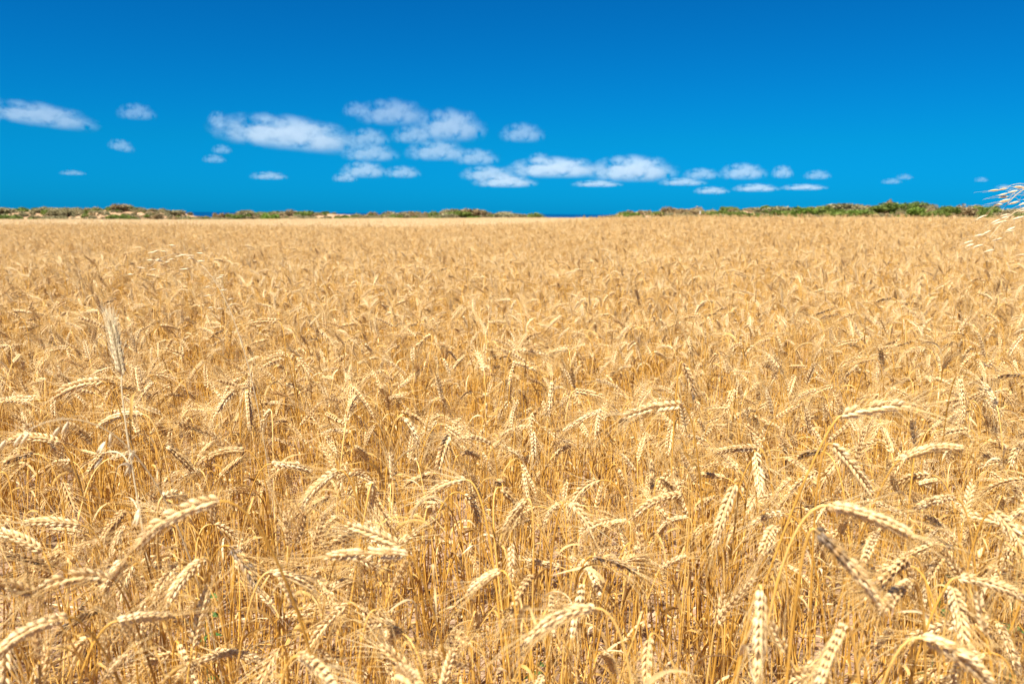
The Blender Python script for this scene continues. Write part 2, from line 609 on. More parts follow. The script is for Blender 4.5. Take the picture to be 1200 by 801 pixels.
for ki, (k, (mat, lab, asp)) in enumerate(SH.items()):
    for v in range(4):
        g = G()
        leaf_cloud(g, 1.0, 1.0, 1100, 0.13, 100 + ki * 10 + v, 6 + v)
        fo = g.mesh('foliage', [mat])
        g = G()
        rr = np.random.default_rng(300 + ki * 10 + v)
        for q in range(6):
            e = np.array([rr.uniform(-0.5, 0.5), rr.uniform(-0.5, 0.5), rr.uniform(0.4, 0.75)])
            P = bezier(np.zeros(3) - [0, 0, 0.15], np.array([0, 0, 0.2]), e * 0.6, e, 5)
            vv, ff = tube(P, np.linspace(0.045, 0.012, 5), 4)
            g.add(vv, ff)
        shrub_parts[k, v] = (fo, g.mesh('stem', [M_TWIG]))


def shrub(k, px, wpx, hpx, y, lab=None):
    x = (px - CX) / F_PX * y
    z = float(dune_h(x, y))
    root = bpy.data.objects.new('shrub', None)
    C.objects.link(root)
    root.location = (x, y, z - 0.03)
    r = wpx / 2 / F_PX * y
    root.scale = (r, r, hpx / F_PX * y / 1.0)
    root.rotation_euler.z = rng.uniform(0, 6.28)
    root.empty_display_size = 0.2
    if lab is None:
        lab = SH[k][1]
        if hpx >= 9:
            lab = 'tall ' + lab
        elif hpx < 5:
            lab = 'short ' + lab
        if wpx > 26:
            lab = 'broad ' + lab
        elif wpx < 19:
            lab = 'narrow ' + lab
    tag(root, lab, 'shrub', {'green': 'leafy green shrubs on the dunes', 'bright': 'bright green bushes on the dunes', 'grey': 'grey green scrub on the dunes', 'brown': 'dry brown scrub on the dunes'}[k])
    fo, st = shrub_parts[k, int(rng.integers(0, 4))]
    for nm, me in (('foliage', fo), ('stem', st)):
        o = bpy.data.objects.new(nm, me)
        C.objects.link(o)
        o.parent = root


for k, px, wpx, hpx, y in (
        ('green', 12, 34, 8, 116), ('grey', 120, 50, 5, 113), ('grey', 150, 46, 6, 114), ('grey', 175, 44, 6, 115), ('grey', 200, 34, 5, 114), ('green', 185, 26, 4, 113), ('grey', 100, 40, 6, 116), ('green', 28, 30, 6, 114), ('green', 44, 22, 7, 115), ('green', 62, 20, 6, 124),
        ('bright', 318, 24, 10, 116), ('green', 340, 20, 6, 114), ('green', 224, 26, 6, 117), ('green', 238, 20, 4, 113), ('green', 262, 22, 5, 116),
        ('green', 300, 22, 5, 114), ('green', 280, 18, 5, 120), ('bright', 553, 18, 7, 116), ('brown', 548, 38, 8, 124), ('grey', 590, 36, 7, 120), ('green', 617, 16, 5, 116),
        ('brown', 683, 6, 9, 118), ('bright', 735, 32, 8, 120), ('green', 722, 22, 6, 117), ('green', 770, 24, 6, 122), ('brown', 708, 16, 5, 118),
        ('green', 870, 36, 8, 118), ('bright', 938, 30, 10, 119), ('green', 960, 34, 9, 121), ('grey', 905, 40, 8, 124), ('grey', 985, 50, 9, 124),
        ('green', 1010, 26, 7, 118), ('green', 1040, 40, 9, 122), ('bright', 1062, 34, 8, 119), ('green', 1020, 30, 8, 121), ('brown', 1035, 12, 10, 126), ('green', 848, 34, 6, 120), ('green', 920, 36, 7, 120), ('bright', 1000, 34, 7, 119), ('green', 980, 36, 7, 118), ('green', 1095, 26, 6, 118),
        ('green', 1080, 20, 7, 117), ('green', 1110, 26, 9, 122), ('brown', 1130, 36, 11, 122), ('green', 1147, 20, 9, 119), ('green', 890, 20, 6, 116), ('grey', 1170, 40, 6, 124), ('grey', 1200, 40, 6, 122)):
    shrub(k, px, wpx, hpx, y)
for i in range(240):
    px = rng.uniform(-130, 1330)
    if 218 < px < 262 or 625 < px < 712:
        if rng.random() < 0.85:
            continue
    y = rng.uniform(112.5, 131)
    if px < 210 or 500 < px < 620:
        k = ['grey', 'grey', 'brown', 'green', 'grey'][int(rng.integers(0, 5))]
    elif px > 830:
        k = ['green', 'grey', 'green', 'grey'][int(rng.integers(0, 4))]
    else:
        k = ['grey', 'brown', 'green', 'grey', 'brown'][int(rng.integers(0, 5))]
    shrub(k, px, rng.uniform(14, 34), rng.uniform(4.0, 7.0), y)

# low scrub and dune grass between the shrubs: one mass
tuft = []
for q in range(12):
    g = G()
    leaf_cloud(g, 1.0, 1.0, 260, 0.24, 500 + q, 5)
    tuft.append(g.mesh('tuft', [SH[('grey', 'grey', 'brown', 'green')[q % 4]][0]]))
SCRUB = tuft

# a slim white marker post and a small sail far out on the water
M_WHITE = simple_mat('white_paint', (0.8, 0.8, 0.78), 0.5, 0.4)
M_POSTCAP = simple_mat('post_cap', (0.5, 0.5, 0.48), 0.6, 0.3)
x = (817 - CX) / F_PX * 121
root = bpy.data.objects.new('marker_post', None)
C.objects.link(root)
root.location = (x, 121, float(dune_h(x, 121)))
tag(root, 'slim white marker post standing on the dune ridge', 'post')
g = G()
vv, ff = tube([(0, 0, -0.3), (0, 0, 0.9), (0, 0, 0.91)], [0.06, 0.055, 0.05], 8)
g.add(vv, ff)
g.build('shaft', [M_WHITE], root)
g = G()
vv, ff = tube([(0, 0, 0.9), (0, 0, 0.93), (0, 0, 0.99), (0, 0, 1.0)], [0.065, 0.075, 0.06, 0.005], 8)
g.add(vv, ff)
g.build('cap', [M_POSTCAP], root)

root = bpy.data.objects.new('sailboat', None)
C.objects.link(root)
BD = 1500.0
root.location = ((604.5 - CX) / F_PX * BD, BD, -13)
root.rotation_euler.z = 0.5
tag(root, 'tiny white sailing boat far out on the sea', 'boat')
g = G()
hx = np.linspace(-4.5, 4.8, 9)
hw = np.array([1.0, 1.3, 1.5, 1.55, 1.5, 1.3, 0.95, 0.5, 0.04])
sec = []
for a_, b_ in zip(hx, hw):
    sec += [(a_, -b_, 1.1), (a_, -b_ * 0.75, 0.2), (a_, 0, -0.4), (a_, b_ * 0.75, 0.2), (a_, b_, 1.1)]
f = []
for i in range(8):
    for j in range(5):
        f.append((i * 5 + j, i * 5 + (j + 1) % 5, (i + 1) * 5 + (j + 1) % 5, (i + 1) * 5 + j))
g.add(sec, f)
g.build('hull', [M_WHITE], root, smooth=False)
g = G()
vv, ff = tube([(0.6, 0, 1.0), (0.6, 0, 14.8)], [0.1, 0.06], 6)
g.add(vv, ff)
g.build('mast', [M_POSTCAP], root)
for nm, tri in (('mainsail', [(0.45, 0, 2.2), (0.45, 0, 14.4), (-4.3, 0.5, 2.3)]), ('headsail', [(0.9, 0, 12.5), (0.8, 0.2, 1.9), (4.6, 0, 1.6)])):
    A, B, D = [np.array(t, float) for t in tri]
    pts, fs = [], []
    K = 6
    for i in range(K + 1):
        for j in range(K + 1):
            u, v_ = i / K, j / K
            q = A * (1 - u) + (B * (1 - v_) + D * v_) * u
            q = q + np.array([0, 0.9 * math.sin(math.pi * u) * math.sin(math.pi * v_), 0])
            pts.append(q)
    for i in range(K):
        for j in range(K):
            fs.append((i * (K + 1) + j, (i + 1) * (K + 1) + j, (i + 1) * (K + 1) + j + 1, i * (K + 1) + j + 1))
    g = G()
    g.add(pts, fs)
    g.build(nm, [M_WHITE], root)

# ------------------------------------------------------------------ wheat: shapes


def spindle(sides=5, rings=((0, .30), (.16, .78), (.38, 1.0), (.62, .86), (.84, .42), (1.0, .06)), length=1.0, rad=0.5, keel=0.0):
    a = np.arange(sides) * 2 * math.pi / sides
    V, n_ = [], len(rings)
    for t, r in rings:
        bow = keel * math.sin(math.pi * t)
        V.append(np.stack([np.cos(a) * r * rad + bow, np.sin(a) * r * rad * 0.85, np.full(sides, t * length)], -1))
    i, j = np.meshgrid(np.arange(n_ - 1), np.arange(sides), indexing='ij')
    j2 = (j + 1) % sides
    f = np.stack([i * sides + j, i * sides + j2, (i + 1) * sides + j2, (i + 1) * sides + j], -1).reshape(-1, 4)
    return np.concatenate(V), f


def rotm(axis, ang):
    return np.array(Matrix.Rotation(ang, 3, Vector(axis)))


def spikelet_g(seed, lod=0):
    """one spikelet: z along its length (about 11 mm), y across its broad face, x away from the ear's axis"""
    rr = np.random.default_rng(seed)
    g = G()
    if lod == 0:
        v, f = spindle(6, length=0.0115, rad=0.0021, keel=0.0007)
        for s in (-1, 1):
            R = rotm((1, 0, 0), -s * math.radians(13 + rr.uniform(-3, 3))) @ rotm((0, 1, 0), math.radians(rr.uniform(-2, 6)))
            g.add((v @ R.T) + np.array([0.0002, s * 0.0017, 0]), f, 1, 0.5 + rr.uniform(-.09, .09))
        v2, f2 = spindle(6, length=0.0105, rad=0.0019, keel=0.0008)
        R = rotm((0, 1, 0), math.radians(10))
        g.add((v2 @ R.T) + np.array([0.0012, 0, 0.0022]), f2, 1, 0.56 + rr.uniform(-.08, .08))
        # outer glumes: short keeled scales at the foot, their free points standing off
        v3, f3 = spindle(5, ((0, .35), (.35, 1), (.75, .6), (1, .05)), length=0.0082, rad=0.0013)
        for s in (-1, 1):
            R = rotm((1, 0, 0), -s * math.radians(24)) @ rotm((0, 1, 0), math.radians(9))
            g.add((v3 @ R.T) + np.array([0.0008, s * 0.0022, -0.0006]), f3, 1, 0.43 + rr.uniform(-.08, .08))
    else:
        v, f = spindle(4, ((0, .35), (.35, 1.0), (.75, .6), (1.0, .05)), length=0.0125, rad=0.0024)
        for s in (-1, 1):
            R = rotm((1, 0, 0), -s * math.radians(13))
            g.add((v @ R.T) + np.array([0, s * 0.0016, 0]), f, 1, 0.5 + rr.uniform(-.1, .1))
    return g


SPK0 = [spikelet_g(s, 0) for s in range(4)]
SPK1 = [spikelet_g(s, 1) for s in range(3)]


def ear_curve(B, t0, t1, L, n=24):
    """arc of length L from B whose tangent turns from t0 to t1"""
    s = np.linspace(0, 1, n)[:, None]
    T = norm(t0 * (1 - s) + t1 * s)
    P = np.concatenate([[B], B + np.cumsum((T[:-1] + T[1:]) / 2, 0) * (L / (n - 1))])
    return P


def make_ear(P, rr, roll, n_sp=None, awn=1.0, spread=1.0, size=1.0, dark=0.0, spkset=SPK0):
    """returns rachis G, list of (spikelet variant, 4x4 array, tint), awn G"""
    T, U, W = frames(P)
    L = np.linalg.norm(np.diff(P, axis=0), axis=1).sum()
    n_sp = n_sp or int(round(L / 0.0046))
    side0 = math.cos(roll) * U + math.sin(roll) * W
    nor0 = np.cross(T, side0)
    ra = G()
    v, f = tube(P[::2], np.linspace(0.0011, 0.0007, len(P[::2])), 5)
    ra.add(v, f, 1, 0.4)
    sp, aw = [], G()
    for i in range(n_sp):
        u = (i + 0.3) / n_sp
        k = u * (len(P) - 1)
        k0 = min(int(k), len(P) - 2)
        fr = k - k0
        pos_ = P[k0] * (1 - fr) + P[k0 + 1] * fr
        t, sd_, nn = T[k0], side0[k0], nor0[k0]
        sgn = 1 if i % 2 else -1
        prof = 0.72 + 0.33 * math.sin(math.pi * min(1, 0.12 + u * 0.86)) - 0.22 * max(0, u - 0.8) / 0.2
        sc = size * prof * rr.uniform(0.92, 1.08)
        ang = math.radians(rr.normal(23, 4) * spread) * (1 - 0.45 * u)
        if i == n_sp - 1:
            ang = 0.0
        z = norm(t * math.cos(ang) + sd_ * sgn * math.sin(ang) + nn * rr.normal(0, 0.06))
        x = sd_ * sgn
        x = norm(x - z * np.dot(x, z))
        y = np.cross(z, x)
        M4 = np.eye(4)
        M4[:3, 0], M4[:3, 1], M4[:3, 2] = x * sc, y * sc, z * sc
        M4[:3, 3] = pos_ + sd_ * sgn * 0.0009
        var = int(rr.integers(0, len(spkset)))
        tint = rr.normal(0, 0.05) - dark * (1.0 if rr.random() < 0.75 else 0.3)
        if rr.random() > 0.05 or i < 4:
            sp.append((var, M4, tint))
        if awn > 0:
            for s in (-1, 1):
                if rr.random() < 0.15:
                    continue
                tip = pos_ + (z * 0.0108 + y * s * 0.0042 + x * 0.001) * sc
                d0 = norm(z + y * s * rr.uniform(0.10, 0.42) * spread + x * rr.uniform(-0.04, 0.30) * spread + rr.normal(0, 0.06, 3))
                al = awn * rr.uniform(0.052, 0.092) * (0.75 + 0.35 * u)
                d1 = norm(d0 + rr.normal(0, 0.13, 3) + np.array([0, 0, -0.06]))
                Q = np.stack([tip - d0 * 0.002, tip + d0 * al * 0.35, tip + (d0 * 0.6 + d1 * 0.4) * al * 0.7, tip + (d0 * 0.4 + d1 * 0.6) * al])
                v, f = tube(Q, [0.00052, 0.00043, 0.00031, 0.00012], 3)
                aw.add(v, f, 2, 0.5 + rr.normal(0, 0.12))
    return ra, sp, aw


def make_leaf(rr, P0, d_up, az, length, width, curl):
    """a dried blade: goes up along the stem, then folds over and twists"""
    n_ = 12
    s = np.linspace(0, 1, n_)
    h = np.array([math.cos(az), math.sin(az), 0])
    a0, a1 = math.radians(rr.uniform(8, 35)), math.radians(curl)
    ang = a0 + (a1 - a0) * np.clip((s - rr.uniform(0.02, 0.2)) / rr.uniform(0.4, 0.7), 0, 1) ** 1.2
    wob = np.cumsum(rr.normal(0, 0.10, n_))
    hp = np.array([-h[1], h[0], 0])
    D = np.cos(ang)[:, None] * np.array([0, 0, 1.0]) + np.sin(ang)[:, None] * (np.cos(wob)[:, None] * h + np.sin(wob)[:, None] * hp)
    P = P0 + np.concatenate([[np.zeros(3)], np.cumsum(D[:-1], 0) * (length / (n_ - 1))])
    T, U, W = frames(P)
    tw = rr.uniform(-1, 1) * 4.5 * s + rr.uniform(0, 6)
    S = np.cos(tw)[:, None] * U + np.sin(tw)[:, None] * W
    N = np.cross(T, S)
    wd = width * np.clip(np.minimum(0.55 + s * 4, (1 - s) * 1.9), 0.03, 1) * (1 + 0.15 * rr.normal(size=n_))
    fold = rr.uniform(0.15, 0.6)
    V = np.stack([P - S * wd[:, None] * .5 + N * wd[:, None] * fold * .5, P, P + S * wd[:, None] * .5 + N * wd[:, None] * fold * .5], 1).reshape(-1, 3)
    f = []
    for i in range(n_ - 1):
        for j in range(2):
            f.append((i * 3 + j, i * 3 + j + 1, (i + 1) * 3 + j + 1, (i + 1) * 3 + j))
    g = G()
    g.add(V, f, 3, 0.5 + rr.normal(0, 0.18))
    return g


def stem_g(P, rr, r0=0.0021, r1=0.0013, sides=6, tint=None):
    n_ = len(P)
    s = np.linspace(0, 1, n_)
    R = r0 + (r1 - r0) * s ** 0.8
    tnt = np.full(n_, 0.48 + rr.normal(0, 0.09) if tint is None else tint) + 0.12 * (s - 0.5)
    for nd in (0.22, 0.46, 0.68):
        i = int(nd * n_ + rr.uniform(-1, 1))
        R[i] *= 1.35
        tnt[i] -= 0.22
    v, f = tube(P, R, sides)
    g = G()
    g.add(v, f, 0, np.repeat(tnt, sides))
    return g


def stalk(rr, B, t0, t1, L, roll=None, awn=1.0, spread=1.0, size=1.0, dark=0.0, lean=None, n_leaf=None, hook=None, spkset=SPK0, leaf_lo=0.3):
    """everything of one stalk in root-local coordinates (root at the origin)"""
    lean = np.zeros(2) if lean is None else lean
    H = B[2]
    k = hook if hook is not None else rr.uniform(0.035, 0.09)
    P = bezier(np.array([0, 0, -0.02]), np.array([lean[0], lean[1], H * 0.55]), B - t0 * k, B, 26)
    mid = np.sin(np.linspace(0, math.pi, 26))[:, None]
    P = P + mid * np.array([rr.normal(0, .008), rr.normal(0, .008), 0])
    st = stem_g(P, rr)
    ear = make_ear(ear_curve(B, t0, t1, L), rr, rr.uniform(0, 6.28) if roll is None else roll, None, awn, spread, size, dark, spkset)
    leaves = []
    n_leaf = int(rr.integers(1, 5)) if n_leaf is None else n_leaf
    for q in range(n_leaf):
        i = int(26 * rr.uniform(leaf_lo, 0.72))
        leaves.append(make_leaf(rr, P[i], None, rr.uniform(0, 6.28), rr.uniform(0.06, 0.16), rr.uniform(0.0025, 0.006), rr.uniform(70, 175)))
    return st, ear, leaves


def angdir(th, az):
    return np.array([math.sin(th) * math.cos(az), math.sin(th) * math.sin(az), math.cos(th)])


def joined(parts, spkset):
    st, (ra, sp, aw), lv = parts
    g = G()
    g.merge(st)
    g.merge(ra)
    for var, M4, t in sp:
        g.merge(spkset[var], M4, t)
    if aw.n:
        g.merge(aw)
    for q in lv:
        g.merge(q)
    return g


KINDS = [  # name, nod range (degrees from upright), label
    ('upright', (14, 45), 'ripe golden wheat stalk holding its bearded ear almost upright'),
    ('tilted', (50, 80), 'ripe golden wheat stalk with its bearded ear tilted out to one side'),
    ('level', (84, 108), 'ripe golden wheat stalk with its ear bent over level with the ground'),
    ('drooping', (112, 142), 'ripe golden wheat stalk with its bearded ear drooping in a curve'),
    ('hanging', (148, 172), 'ripe golden wheat stalk with its ear hooked over and hanging straight down'),
]
KLAB = {k: lab for k, _, lab in KINDS}
protos = []
rr = np.random.default_rng(21)
for (kn, (a, b_), lab), cnt in zip(KINDS, (9, 7, 6, 11, 13)):
    for c in range(cnt):
        th = math.radians(rr.uniform(a, b_))
        th0 = th * rr.uniform(0.65, 0.95)
        off = rr.uniform(0.01, 0.05) + 0.03 * math.sin(th)
        H = rr.uniform(0.68, 0.84)
        B = np.array([off, rr.normal(0, 0.02), H])
        az1 = rr.normal(0, 0.25)
        dark = 0.30 if rr.random() < 0.08 else max(0, rr.normal(0.02, 0.08))
        pr = stalk(rr, B, angdir(th0, 0), angdir(th, az1), rr.uniform(0.052, 0.090), awn=rr.uniform(0.6, 1.1), size=rr.uniform(0.78, 1.04), dark=dark, lean=np.array([rr.normal(0, .02), rr.normal(0, .02)]))
        protos.append((kn, pr, dark))

# ------------------------------------------------------------------ wheat: where it stands
clumps = []
CELL_X = 0.66


def in_wedge(x, y, pad=1.1):
    return np.abs(x) < CELL_X * y + pad


def thin(x, y):
    """how thickly the crop stands: thinner where the bare soil shows in front"""
    gap = np.exp(-(((x - 0.15) / 0.55) ** 2 + ((y - 2.0) / 0.75) ** 2))
    return 1.0 - 0.15 * gap


NEAR_END = 34.0
N_TRY = int((NEAR_END * (2 * CELL_X * NEAR_END + 2.2)) * 44)
xs = rng.uniform(-(CELL_X * NEAR_END + 1.1), CELL_X * NEAR_END + 1.1, N_TRY)
ys = rng.uniform(0.35, NEAR_END, N_TRY)
ok = in_wedge(xs, ys) & (rng.random(N_TRY) < thin(xs, ys) * np.where(ys < 6, 1.0, 0.85))
xs, ys = xs[ok], ys[ok]
nt_ = rng.integers(2, 7, len(xs))
X = np.repeat(xs, nt_) + rng.normal(0, 0.022, nt_.sum())
Y = np.repeat(ys, nt_) + rng.normal(0, 0.022, nt_.sum())
ok = (np.hypot(X, Y) > 0.62) & (Y > 0.4)
X, Y = X[ok], Y[ok]
Z = soil_h(X, Y)
N = len(X)
IDX = rng.integers(0, len(protos), N)
WIND = 0.6
ROT = rng.uniform(0, 2 * math.pi, N)
bias = rng.random(N) < 0.35
ROT[bias] = rng.normal(math.pi, 0.7, bias.sum())
SCL = np.clip(rng.normal(0.98, 0.07, N), 0.78, 1.16) * (1 + 0.05 * vnoise(X, Y, 3.5, 6))
SCL = np.where(Y < 1.1, np.minimum(SCL, 0.98), SCL)
TLX, TLY = rng.normal(0, 0.11, N), rng.normal(0, 0.11, N)

# which of them show largest: ear in frame and nearest
EARP = np.array([np.asarray(p[1][1][1][len(p[1][1][1]) // 2][1][:3, 3]) for p in protos])
ep = EARP[IDX] * SCL[:, None]
ex = X + np.cos(ROT) * ep[:, 0] - np.sin(ROT) * ep[:, 1]
ey = Y + np.sin(ROT) * ep[:, 0] + np.cos(ROT) * ep[:, 1]
ez = Z + ep[:, 2]
ppx, ppy, pdep = project(np.stack([ex, ey, ez], -1))
vis = (ppx > -10) & (ppx < 1210) & (ppy < 815) & (pdep > 0.3)
order = np.argsort(np.where(vis, pdep, 1e9))

# ------------------------------------------------------------------ hero stalks of the photograph: ear foot (px), ear tip (px), kind of depth
HEROES = [
    (95, 615, 38, 613), (50, 645, -8, 622), (130, 678, 70, 685), (47, 703, -10, 690), (80, 723, 15, 757), (257, 587, 163, 637), (240, 655, 205, 697),
    (270, 640, 300, 690, 'dark'), (315, 670, 368, 695), (350, 768, 393, 806), (147, 597, 123, 625), (478, 650, 385, 652), (470, 640, 408, 616),
    (617, 585, 590, 622), (587, 668, 545, 700), (698, 712, 617, 752), (800, 578, 740, 608), (466, 788, 492, 806), (892, 690, 888, 795),
    (955, 620, 1028, 703, 'dark_foot'), (970, 592, 1066, 627), (990, 732, 960, 800), (1115, 688, 1127, 742), (1122, 676, 1200, 702), (1080, 747, 1160, 803),
    (1120, 583, 1068, 597), (862, 567, 837, 640), (910, 617, 893, 648), (1027, 627, 1012, 658), (1067, 680, 1030, 718), (985, 487, 1068, 476),
    (975, 520, 1020, 577), (890, 525, 838, 530), (885, 530, 891, 574), (1055, 538, 1128, 525), (860, 455, 850, 485), (1125, 440, 1128, 493),
    (800, 425, 817, 478, 'dark'), (600, 411, 640, 416), (673, 458, 707, 465), (800, 475, 733, 488), (647, 447, 644, 485), (527, 508, 515, 545, 'grey'),
    (575, 520, 535, 515), (427, 553, 396, 557), (413, 453, 437, 488), (450, 470, 473, 463), (493, 390, 466, 393), (143, 440, 130, 378, 'bleached'),
    (167, 485, 115, 500), (72, 518, 8, 518), (107, 520, 80, 500, 'dark'), (287, 527, 233, 543), (318, 543, 361, 551), (120, 447, 62, 467), (193, 520, 223, 548, 'dark'),
    (40, 467, -4, 471), (180, 447, 160, 474), (290, 457, 293, 501), (275, 457, 257, 481), (705, 480, 660, 505), (1165, 600, 1195, 640),
]
HLAB = {
    'bleached': 'bleached white bearded ear held upright on a pale stem',
    'dark_foot': 'large drooping wheat ear with darker husks near its foot',  # first spikelets from the foot take the darker mesh
    'grey': 'hanging wheat ear tinted grey for shade with its beard spread below it',  # the grey is shade put into the husk colour
    'dark': 'wheat stalk with a dull brown ear',  # scattered stalks: weathered; hand-placed ones: shade put into the husk colour
}
SPK_MESH = [g_.mesh('spikelet', [M_STEM, M_EAR, M_AWN, M_LEAF]) for g_ in SPK0]
SPK_MESH_D = []
for g_ in SPK0:
    gg = G()
    gg.merge(g_, None, -0.42)
    SPK_MESH_D.append(gg.mesh('spikelet', [M_STEM, M_EAR, M_AWN, M_LEAF]))


def empty(name, loc):
    o = bpy.data.objects.new(name, None)
    C.objects.link(o)
    o.location = loc
    o.empty_display_size = 0.05
    return o


def link_mesh(name, me, parent):
    o = bpy.data.objects.new(name, me)
    C.objects.link(o)
    o.parent = parent
    return o




def stalk_label(kn, height, nleaf):
    size = 'tall' if height > 0.84 else ('short' if height < 0.72 else 'middling')
    lv = 'one dry leaf' if nleaf == 1 else 'two dry leaves' if nleaf == 2 else ('several dry leaves' if nleaf == 3 else 'many dry curled leaves')
    ear = {'upright': 'its bearded ear almost upright', 'tilted': 'its ear tilted out sideways', 'level': 'its ear bent over level',
           'drooping': 'its ear drooping in a curve', 'hanging': 'its ear hanging down'}[kn]
    return '%s golden wheat stalk with %s and %s' % (size, ear, lv)


WG = 'ripe wheat stalks at the front of the field'
hr = np.random.default_rng(77)
for hi, h in enumerate(HEROES):
    bx, by, tx, ty = h[:4]
    kind = h[4] if len(h) > 4 else None
    plen = math.hypot(tx - bx, ty - by)
    my = (by + ty) / 2
    want = hr.normal(0.80, 0.03)
    dep = (CAM_Z - want) * F_PX / max(my - 252, 40) * 0.985
    Lmax = 0.098
    if plen * dep / F_PX > Lmax:
        dep = Lmax * F_PX / plen
    dep = max(dep, 0.62)
    B = unproject(bx, by, dep)
    li = plen * dep / F_PX
    Lw = max(0.078, li)
    dz = math.sqrt(max(Lw * Lw - li * li, 0)) * (1 if hr.random() < 0.22 else -1)
    Tp = unproject(tx, ty, dep + dz)
    ch = Tp - B
    Lc = np.linalg.norm(ch)
    t = ch / Lc
    # ears bow upward: start flatter / higher, end lower
    bow = hr.uniform(0.12, 0.48) if t[2] > -0.75 else 0.15
    if kind == 'bleached':
        bow = 0.05
    upv = np.array([0, 0, 1.0])
    upv = norm(upv - t * np.dot(upv, t))
    t0, t1 = norm(t + upv * bow), norm(t - upv * bow)
    # root: the stem comes from behind the ear's foot
    hd = np.array([t[0], t[1], 0.0])
    back = -hd * hr.uniform(0.03, 0.14) + np.array([hr.normal(0, .05), hr.normal(0.03, .05), 0])
    if kind == 'bleached':
        back = np.array([0.10, -0.02, 0])
    rx, ry = B[0] + back[0], max(B[1] + back[1], 0.45)
    rz = float(soil_h(rx, ry))
    R0 = np.array([rx, ry, rz])
    dark = 0.34 if kind in ('dark', 'grey') else (0.10 if kind == 'dark_foot' else max(0, hr.normal(0, 0.04)))
    st, (ra, sp, aw), lv = stalk(hr, B - R0, t0, t1, Lw * 1.03, awn=0.5 if kind == 'bleached' else hr.uniform(0.85, 1.15), size=1.35 if kind == 'bleached' else hr.uniform(1.06, 1.2), dark=dark,
                                 spread=0.5 if kind == 'bleached' else 1.0, lean=np.array([-back[0] * 0.25, -back[1] * 0.25]), hook=hr.uniform(0.03, 0.065))
    if kind == 'bleached':
        for q in range(2):
            aw.merge(make_ear(ear_curve(B - R0, t0, t1, Lw), hr, q * 1.1, 26, 0.38, 0.6, 1.3)[2])
    root = empty('wheat_stalk', R0)
    mats = BMATS if kind == 'bleached' else WMATS
    st.build('stem', mats, root)
    near = dep < 1.35
    if near or kind == 'bleached':
        ear = ra.build('ear', mats, root)
        for q, (var, M4, tn) in enumerate(sp):
            darkq = (kind in ('dark', 'grey')) or (kind == 'dark_foot' and q < 8)
            me = SPK_MESH_D[var] if darkq else SPK_MESH[var]
            if kind == 'bleached':
                if q < 4:
                    me = SPK0[q].mesh('spikelet', BMATS)
                    SPK_B = SPK_B + [me] if q else [me]
                else:
                    me = SPK_B[var]
            o = link_mesh('spikelet', me, ear)
            o.matrix_local = Matrix(M4.tolist())
    else:
        ge = G()
        ge.merge(ra)
        for var, M4, tn in sp:
            ge.merge(SPK0[var], M4, tn)
        ear = ge.build('ear', mats, root)
    a_ = aw.build('awns', mats, ear)
    a_['kind'] = 'stuff'
    for q in lv:
        q.build('leaf', mats, root)
    down = math.degrees(math.acos(max(-1, min(1, t[2]))))
    kn = min(KINDS, key=lambda K: abs((K[1][0] + K[1][1]) / 2 - down))[0]
    if kind:
        tag(root, HLAB[kind], 'wheat', WG)
    else:
        tag(root, stalk_label(kn, (B - R0)[2], len(lv)), 'wheat', WG)

# individuals copied from the prototypes: the ones that show largest
n_ind = 300 - len(HEROES)
pick = order[:n_ind]
pm = {}
for i in sorted(set(IDX[pick])):
    kn, (st, (ra, sp, aw), lv), dark = protos[i]
    ge = G()
    ge.merge(ra)
    for var, M4, tn in sp:
        ge.merge(SPK0[var], M4, tn)
    pm[i] = (st.mesh('stem', WMATS), ge.mesh('ear', WMATS), aw.mesh('awns', WMATS), [q.mesh('leaf', WMATS) for q in lv])
for i in pick:
    kn, _, dark = protos[IDX[i]]
    st, er, aw, lv = pm[IDX[i]]
    root = empty('wheat_stalk', (X[i], Y[i], Z[i]))
    root.rotation_euler = (TLX[i], TLY[i], ROT[i])
    root.scale = (SCL[i],) * 3
    if dark > 0.28:
        tag(root, HLAB['dark'], 'wheat', WG)
    else:
        tag(root, stalk_label(kn, ep[i][2], len(lv)), 'wheat', WG)
    link_mesh('stem', st, root)
    e_ = link_mesh('ear', er, root)
    link_mesh('awns', aw, e_)['kind'] = 'stuff'
    for q in lv:
        link_mesh('leaf', q, root)

# ------------------------------------------------------------------ the rest of the crop: nobody could count it


